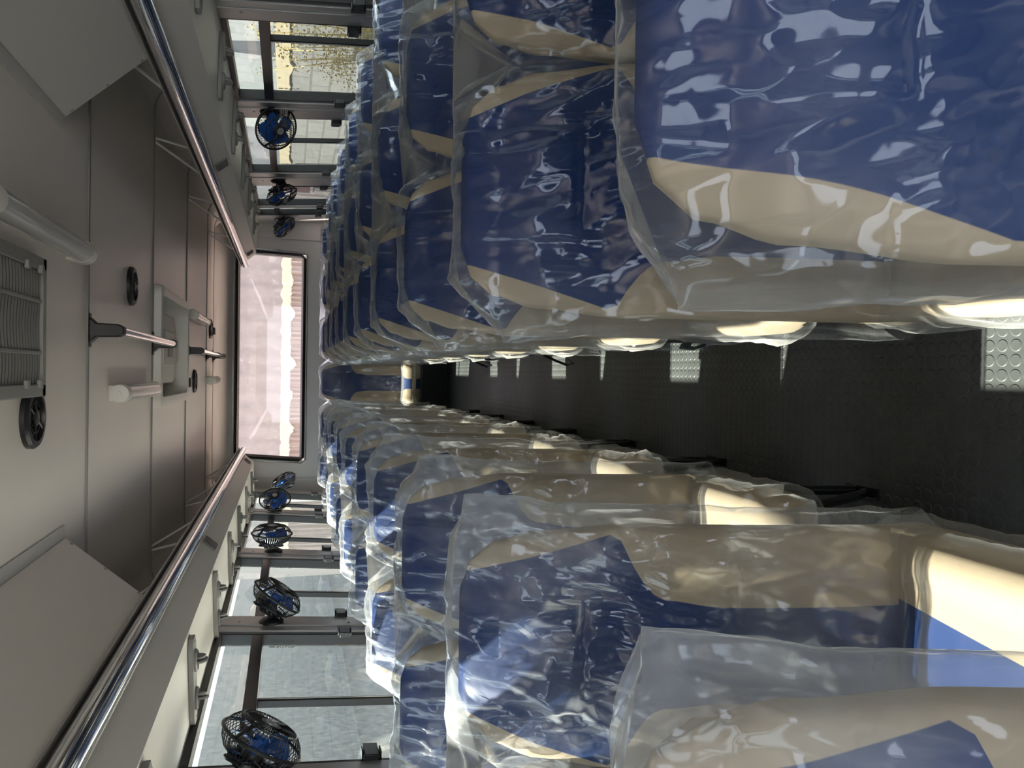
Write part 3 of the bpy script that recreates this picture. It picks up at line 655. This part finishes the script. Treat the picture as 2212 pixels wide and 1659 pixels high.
def back_mesh(hw, low=0.0):
    key = ('back', round(hw, 3), low)
    if key in _mc: return _mc[key]
    seg, rows = 72, 46; vs = []; fs = []; pat = []
    tab = hw_tab(hw)
    for j in range(rows + 1):
        v = -.05 + (.867) * (j / rows); 
        
        w_ = lerp_tab(tab, v) - .004; tk = 1.0
        if v > .755: tk = math.sqrt(max(0.02, 1 - ((v - .755) / .0625) ** 2))
        if v < 0: tk = .75 + .25 * (v + .05) / .05
        for k in range(seg):
            a = 2 * PI * k / seg; ca, sa = math.cos(a), math.sin(a)
            x = w_ * math.copysign(abs(ca) ** .55, ca); sd = math.copysign(abs(sa) ** .55, sa)
            d = (front_d(x, v, hw) * sd if sd > 0 else .045 * sd) * tk
            p = bpt(x, v, d)
            vs.append(p); pat.append(blue_half(v + low * (1 - smooth((v - .6) / .2)), hw) - abs(x))
    for j in range(rows):
        for k in range(seg): fs.append((j*seg+k, j*seg+(k+1) % seg, (j+1)*seg+(k+1) % seg, (j+1)*seg+k))
    fs.append(tuple(range(seg))[::-1]); fs.append(tuple(rows*seg+k for k in range(seg)))
    me = bpy.data.meshes.new('backrest'); me.from_pydata(vs, [], [f_[::-1] for f_ in fs]); me.shade_smooth()
    at = me.attributes.new('pat', 'FLOAT', 'POINT'); at.data.foreach_set('value', pat); me.materials.append(MATS['seat_vinyl'])
    _mc[key] = me; return me
CD = 0.43   # cushion depth
def cushion_mesh(hw, grow=0.0, knot=0, seed=0, m='seat_vinyl'):
    key = ('cush', round(hw, 3), grow, knot, seed)
    if key in _mc: return _mc[key]
    seg, rows = 56, 22; vs = []; fs = []; pat = []
    for j in range(rows + 1):
        t = j / rows; y = .03 - (CD + .03 + grow) * t; e = 1.0
        if t > .86: e = math.sqrt(max(.05, 1 - ((t - .86) / .145) ** 2))
        if t < .04: e = .93 + 1.75 * t
        ht = (.072 + grow) * e * (1 + .04 * math.sin(t * PI)); cz = JZ - .040 + .012 * t; w_ = (hw - .006 + grow) * (1 - .10 * smooth((t - .80) / .2))
        for k in range(seg):
            a = 2 * PI * k / seg; ca, sa = math.cos(a), math.sin(a)
            x = w_ * math.copysign(abs(ca) ** .32, ca); z = cz + ht * math.copysign(abs(sa) ** .42, sa)
            if sa > 0: z += .012 * smooth((abs(x) / hw - .5) / .3) * (1 - smooth((abs(x) / hw - .9) / .1)) * e
            p = Vector((x, y, z))
            if grow:
                q = Vector((x * 1.0, y, z)) + Vector((seed * 7.1, 0, 0)); nrm = Vector((ca, 0, sa))
                d = .010 * (1 - abs(noise.noise(q * 9)) * 2) + .006 * (1 - 2 * abs(noise.noise(q * 23)))
                p += nrm * max(-grow * .8, d * .8)
                if knot:
                    kp = Vector((-(hw) * knot, -CD * .92, JZ - .01)); dd = (p - kp).length
                    if dd < .11: p += (Vector((-knot * .6, -.45, .5)).normalized()) * (.05 * (1 - dd / .11) ** 1.2) * (.6 + noise.noise(q * 30) * .9)
            vs.append(p); pat.append(hw * (.47 - .24 * t) - abs(x) if sa > -.3 or t > .9 else -.1)
    for j in range(rows):
        for k in range(seg): fs.append((j*seg+k, j*seg+(k+1) % seg, (j+1)*seg+(k+1) % seg, (j+1)*seg+k))
    fs.append(tuple(range(seg))[::-1]); fs.append(tuple(rows*seg+k for k in range(seg)))
    me = bpy.data.meshes.new('cushion'); me.from_pydata(vs, [], fs); me.shade_smooth()
    at = me.attributes.new('pat', 'FLOAT', 'POINT'); at.data.foreach_set('value', pat); me.materials.append(MATS[m])
    _mc[key] = me; return me
def rid(p): return 1 - 2 * abs(noise.noise(p))
def cover_mesh(n, hw, d, seed, ear=.72, loose=1.0, fine=1.0):
    """one polythene sack pulled over the n backs of a bench; d = +1/-1: which way the bench runs from the aisle"""
    W_ = n * hw * 2; x0 = -.014; x1 = W_ + .012; so_ = Vector((seed * 13.7, seed * 5.3, seed * 2.1))
    nx = int(64 * n * fine); ne = 10; rows = int(95 * fine)
    def top(x):
        i = min(n - 1, max(0, int(x / (2 * hw)))); xr = x - (2 * i + 1) * hw; ax = abs(xr); T_ = .832
        e = .72 if not (x < hw or x > W_ - hw) else .72
        if x < hw: e = ear
        if x > W_ - hw and i == n - 1 and xr > 0: e = .71
        s = max(0, (ax - hw * .70) / (hw * .30)); T_ -= (.832 - e) * min(1, s) ** 1.25
        T_ += .010 * noise.noise(Vector((x * 7, 0, 0)) + so_) + .006 * noise.noise(Vector((x * 25, 3, 0)) + so_)
        return T_
    def fd(x, v):
        i = min(n - 1, max(0, int(x / (2 * hw)))); xr = x - (2 * i + 1) * hw; ax = abs(xr) / hw
        g_ = front_d(max(-hw*.8, min(hw*.8, xr)), min(v, .74), hw) + .007
        if 0 < i or (xr > 0 and n > 1) :
            if not (i == 0 and xr < 0) and not (i == n - 1 and xr > 0):
                g_ -= .030 * smooth((ax - .80) / .2) * (.4 + .6 * smooth((v - .45) / .2))
        return g_
    path = []
    for k in range(nx + 1): path.append(('f', x0 + (x1 - x0) * k / nx))
    for k in range(1, ne): path.append(('e1', k / ne))
    for k in range(nx // 2 + 1): path.append(('b', x1 + (x0 - x1) * k / (nx // 2)))
    for k in range(1, ne): path.append(('e0', k / ne))
    m = len(path); vs = []; fs = []
    for j in range(rows + 1):
        u = (j / rows); u = 1 - (1 - u) ** 1.15
        pin = math.sqrt(max(0.0025, 1 - ((u - .90) / .1) ** 2)) if u > .90 else 1
        for kind, q in path:
            x = q if kind in 'fb' else (x1 if kind == 'e1' else x0)
            hv = u * top(x); v = -.03 + hv * (.03 + top(x)) / top(x)
            F_, B_ = fd(x, v), .054
            tap = 1.0
            if kind in 'fb':
                de = min(x - x0, x1 - x)
                if de < .03: tap = .55 + .45 * math.sqrt(max(0, 1 - (1 - de / .03) ** 2))
            if kind == 'f': dd = F_ * tap; xx = x
            elif kind == 'b': dd = -B_ * tap; xx = x
            else:
                t = q if kind == 'e1' else 1 - q; dd = (F_ * (1 - t) - B_ * t) * .55; xx = x + (.010 * math.sin(PI * t)) * (1 if kind == 'e1' else -1)
            dd *= pin
            P0 = Vector((xx, 0, v))
            q1 = P0 + so_
            amp = loose * (.5 + .5 * smooth((v - .1) / .5))
            w1 = .0075 * rid(Vector((q1.x * 5, dd * 6, q1.z * 9))) + .006 * rid(Vector((q1.x * 17 + q1.z * 6, dd * 9, q1.z * 4.5)))
            w2 = .0035 * rid(Vector((q1.x * 34, 1.7, q1.z * 12 + q1.x * 9)))
            def cell(sx, sz, o_):   # crumpled facets: distance between the two nearest feature points
                dv = noise.voronoi(Vector((q1.x * sx + q1.z * 2.1, o_ + dd * 6, q1.z * sz + q1.x * 3.0)))[0]; return dv[1] - dv[0]
            w2 += .0075 * (.5 - min(.9, cell(11, 7, 2.0))) + .0045 * (.5 - min(.9, cell(25, 15, 5.0)))
            w3 = .010 * smooth((v - .55) / .2) * rid(Vector((q1.x * 26, .5 + dd * 8, q1.z * 3.2)))
            dn = amp * (w1 + w2 + w3 * .8)
            sgn = 1 if dd > 0 else -1
            low = -.004
            if kind in 'fb': dd += sgn * max(low, dn)
            else: xx += (1 if kind == 'e1' else -1) * max(low, min(.012, dn * .6)); dd += dn * .5
            # the loose sack corner at the aisle
            if x < .05 and v > ear - .16: xx -= .009 * min(1.2, loose) * (1 + noise.noise(q1 * 11)) * smooth((v - ear + .16) / .08); dd += .010 * noise.noise(q1 * 14)
            p = bpt(d * xx, v, dd)
            if v < .02: p += Vector((0, 0, -.004 * noise.noise(q1 * 20)))
            vs.append(p)
    for j in range(rows):
        for k in range(m): fs.append((j*m+k, j*m+(k+1) % m, (j+1)*m+(k+1) % m, (j+1)*m+k))
    fs.append(tuple(rows*m+k for k in range(m)))
    if d > 0: fs = [f_[::-1] for f_ in fs]
    me = bpy.data.meshes.new('cover'); me.from_pydata(vs, [], fs); me.shade_smooth(); me.materials.append(MATS['polythene' if d > 0 else 'polythene_sunlit'])
    return me
def mobj(name, me, parent, loc=(0, 0, 0)):
    o = bpy.data.objects.new(name, me); COL.objects.link(o); o.parent = parent; o.location = loc; return o
def legs_mb(xc, d):
    g = MB(); r_ = .013
    g.tube([(xc, -.40, .335), (xc, .06, .335)], r_, 'black_steel', 10)
    for ya, yb in ((-.39, -.20), (-.10, -.16)):
        g.tube([(xc, ya, .335), (xc, ya + (yb - ya) * .12, .30), (xc, ya + (yb - ya) * .8, .06), (xc, yb, .014)], r_, 'black_steel', 10)
    g.box((xc - .014, -.24, 0), (xc + .014, -.12, .008), 'black_steel')
    return g
def bench(n, hw, x, y, d, cover, lab, group, strap=0, cat='bus seat', low=0.0):
    r = empty('bus_bench_seat', (x, y, 0), label=lab, cat=cat, group=group)
    for i in range(n):
        cx0 = d * (2 * i + 1) * hw
        mobj('backrest', back_mesh(hw, low), r, (cx0, 0, 0))
        c_ = mobj('seat_cushion', cushion_mesh(hw), r, (cx0, 0, 0))
        k = d if i == 0 else 0
        mobj('cushion_wrap', cushion_mesh(hw, .009, k, (int(y * 10) % 3) if i == 0 else 0, 'polythene'), c_)
    mobj('plastic_cover', cover, r)
    Wd = n * hw * 2
    g = MB().tube([(d * .03, -.36, .345), (d * (Wd - .03), -.36, .345)], .012, 'black_steel', 10).tube([(d * .03, .02, .345), (d * (Wd - .03), .02, .345)], .012, 'black_steel', 10)
    g.build('cross_frame', r)
    for xc in (d * .035, d * (Wd - .06)): legs_mb(xc, d).build('leg', r)
    if strap:
        g = MB()
        if strap == 1: g.tube([(-d * .012, -.05, .45), (-d * .02, -.02, .44), (-d * .022, .0, .40), (-d * .012, .0, .37)], .016, 'black_plastic', 8, flat=.3)
        else: g.tube([(-d * .008, -.02, .36), (-d * .035, -.05, .31), (-d * .055, -.10, .27), (-d * .045, -.13, .25), (-d * .02, -.10, .27), (-d * .005, -.03, .33)], .009, 'black_plastic', 8, flat=.35)
        g.build('belt_strap', r)
    return r
HR, HL = 0.2375, 0.225
PITCH = 0.735
ordn = ['nearest to the viewer', 'second from the viewer', 'third from the viewer', 'fourth from the viewer', 'fifth from the viewer', 'sixth from the viewer', 'seventh from the viewer', 'eighth from the viewer', 'last before the rear bench']
covR = [cover_mesh(3, HR, 1, 1, .775, 1.2, 1.7), cover_mesh(3, HR, 1, 2, .735, 1.0, 1.6), cover_mesh(3, HR, 1, 3, .72), cover_mesh(3, HR, 1, 4, .70)]
covL = [cover_mesh(2, HL, -1, 5, .81, 1.6, 1.7), cover_mesh(2, HL, -1, 6, .81, 1.7, 1.7), cover_mesh(2, HL, -1, 7, .78, 1.8), cover_mesh(2, HL, -1, 8, .77, 1.8)]
for k in range(9):
    yr = .68 + PITCH * k - .205 - (.02 if k == 0 else 0); yl = .645 + PITCH * k - .205
    if k == 8: yr -= .02; yl -= .02
    bench(3, HR, .105, yr, 1, covR[min(k, 2 + k % 2) if k > 1 else k], 'blue and beige three-seat bench in plastic wrap, ' + ordn[k], 'three-seat benches', strap={2: 1, 4: 2, 5: 1, 6: 2}.get(k, 0), low=.06 if k == 0 else 0)
    bench(2, HL, -.265 + (-.012 if k == 0 else 0), yl, -1, covL[min(k, 2 + k % 2) if k > 1 else k], 'blue and beige two-seat bench in plastic wrap, ' + ordn[k], 'two-seat benches')
# rear bench across the bus
r = empty('rear_bench_seat', (.105, 7.46, 0), label='full width blue and beige rear bench in plastic wrap under the rear window', cat='bus seat')
cov3, cov2 = covR[3], covL[3]
HB = .23; cov3 = cover_mesh(3, HB, 1, 4, .70)
for i in range(3):
    mobj('backrest', back_mesh(HB), r, ((2*i+1) * HB, 0, 0)); c_ = mobj('seat_cushion', cushion_mesh(HB), r, ((2*i+1) * HB, .1, 0)); mobj('cushion_wrap', cushion_mesh(HB, .009, 0, 0, 'polythene'), c_)
for i, (xc, h_) in enumerate(((-.2, .20), (-.615, .21), (-1.035, .21))):
    mobj('backrest', back_mesh(h_), r, (xc, 0, 0)); c_ = mobj('seat_cushion', cushion_mesh(h_), r, (xc, .1, 0)); mobj('cushion_wrap', cushion_mesh(h_, .009, 0, 0, 'polythene'), c_)
mobj('plastic_cover', cov3, r); mobj('plastic_cover', cover_mesh(1, .2, -1, 11, .74, .8), r, (.0, 0, 0)); mobj('plastic_cover', cover_mesh(2, .21, -1, 12, .74), r, (-.405, 0, 0))
MB().box((-1.30, -.06, .02), (1.36, .02, .34), 'dark_panel').box((-1.30, -.30, .32), (1.36, .10, .345), 'dark_panel').build('base_panel', r, smooth=False)

# ---------------------------------------------------------------- small things on the walls
r = empty('red_board', (1.72, 7.42, 1.45), label='narrow dark red board standing outside the last window', cat='sign')
r.name = 'red_board'
MB().box((-.02, -.16, -.13), (.0, .16, .13), 'red_board').build('board', r)
MB().box((-.004, -.16, -.17), (.012, .18, -.155), 'black_frame').box((-.004, .0, -2.35), (.012, .02, -.155), 'black_frame').build('stand', r)

# ---------------------------------------------------------------- outside
GZ = -0.9
tag(MB().box((-40, -30, GZ - .1), (40, 50, GZ), 'ground').build('floor_ground', smooth=False), kind='structure')
tag(MB().box((-11.9, -14, GZ), (-4.2, 49, GZ + .02), 'dimming_ground').build('floor_dimming_strip', smooth=False), kind='structure')  # added dark strip, invented to tone down the glare behind the left windows
r = empty('block_boundary_wall', (3.1, 8, GZ), label='grey concrete block wall with cream capping outside the three-seat side windows', cat='wall')
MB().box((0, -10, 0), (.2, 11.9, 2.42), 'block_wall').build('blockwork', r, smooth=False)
g = MB(); vs = []; ny = 260
for i in range(ny + 1):
    y = -10 + 21.9 * i / ny; lo = 2.42 - max(0, .05 * noise.noise(Vector((y * 3, 0, 0))) + .02 * noise.noise(Vector((y * 11, 2, 0)))) * 1.5; hi = 2.55
    vs += [(-.03, y, lo), (-.03, y, hi), (.24, y, hi), (.24, y, lo)]
fs = []
for i in range(ny):
    for k in range(4): fs.append((i*4+k, i*4+(k+1) % 4, (i+1)*4+(k+1) % 4, (i+1)*4+k))
g.add(vs, fs, 'cream_render').build('capping', r, smooth=False)
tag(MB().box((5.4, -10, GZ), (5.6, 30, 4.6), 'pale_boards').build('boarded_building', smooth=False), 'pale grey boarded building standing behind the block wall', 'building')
tag(MB().box((-12.2, -14, GZ), (-12.0, 49, 4.0), 'left_wall').build('panelled_building', smooth=False), 'pale grey panelled building seen through the dusty two-seat side windows', 'building')
r = empty('sheet_fence', (0, 12.0, GZ), label='pinkish corrugated sheet fence with a torn cream top edge behind the bus', cat='fence')
g = MB(); vs = []; nx = 400
for i in range(nx + 1):
    x = -2.9 + 5.8 * i / nx; yy = .02 * math.sin(x * 2 * PI / .076); vs += [(x, yy, 0), (x, yy, 2.36)]
g.add(vs, [(2*i, 2*i+2, 2*i+3, 2*i+1) for i in range(nx)], 'pink_sheeting').build('sheeting', r)
g = MB(); vs = []
for i in range(nx + 1):
    x = -2.9 + 5.8 * i / nx; lo = 2.38 - .16 * max(0, noise.noise(Vector((x * 4, 0, 0)))) - .05 * abs(noise.noise(Vector((x * 15, 4, 0)))); hi = 2.50 + .03 * noise.noise(Vector((x * 9, 9, 0)))
    vs += [(x, -.03, lo), (x, -.03, hi), (x, .05, hi), (x, .05, lo)]
fs = []
for i in range(nx):
    for k in range(4): fs.append((i*4+k, i*4+(k+1) % 4, (i+1)*4+(k+1) % 4, (i+1)*4+k))
g.add(vs, fs, 'cream_edge').build('torn_edge', r, smooth=False)
tag(MB().box((-3.6, 14, GZ), (4.2, 14.2, 2.35), 'pale_sheeting').box((-3.6, 14.05, 2.35), (4.2, 14.2, 4.6), 'pale_boards').build('sheeted_shed'), 'pale pinkish sheeted shed seen over the fence through the rear window', 'building')
# dry bush between the bus and the block wall
r = empty('dry_bush', (2.66, 6.0, GZ), label='dry yellow seeding bush growing in front of the block wall', cat='bush')
g = MB(); tips = []
for i in range(60):
    a = random.uniform(0, 2*PI); rr = random.uniform(.02, .12); hgt = random.uniform(1.5, 2.6); lean = Vector((random.uniform(-.25, .0), random.uniform(-.8, .8), 0))
    pts = [Vector((rr*math.cos(a), rr*math.sin(a), 0)) + lean * (t**1.5) + Vector((0, 0, hgt * t)) for t in (0, .35, .7, 1)]
    g.tube(pts, [.008, .007, .005, .003], 'dry_plant', 4); tips += pts[2:] + [pts[2].lerp(pts[3], .5)]
g.build('stems', r)
g = MB()
for t in tips:
    for k in range(40):
        c_ = t + Vector((random.gauss(0, .04), random.gauss(0, .07), random.gauss(0, .07))); q = Matrix.Rotation(random.uniform(0, PI), 3, 'X') @ Matrix.Rotation(random.uniform(0, PI), 3, 'Z'); s_ = random.uniform(.005, .013)
        g.add([c_ + q @ Vector((-s_, -s_*.5, 0)), c_ + q @ Vector((s_, -s_*.5, 0)), c_ + q @ Vector((s_*.3, s_, 0))], [(0, 1, 2)], 'dry_plant')
tag(g.build('seed_heads', r, smooth=False), kind='stuff')
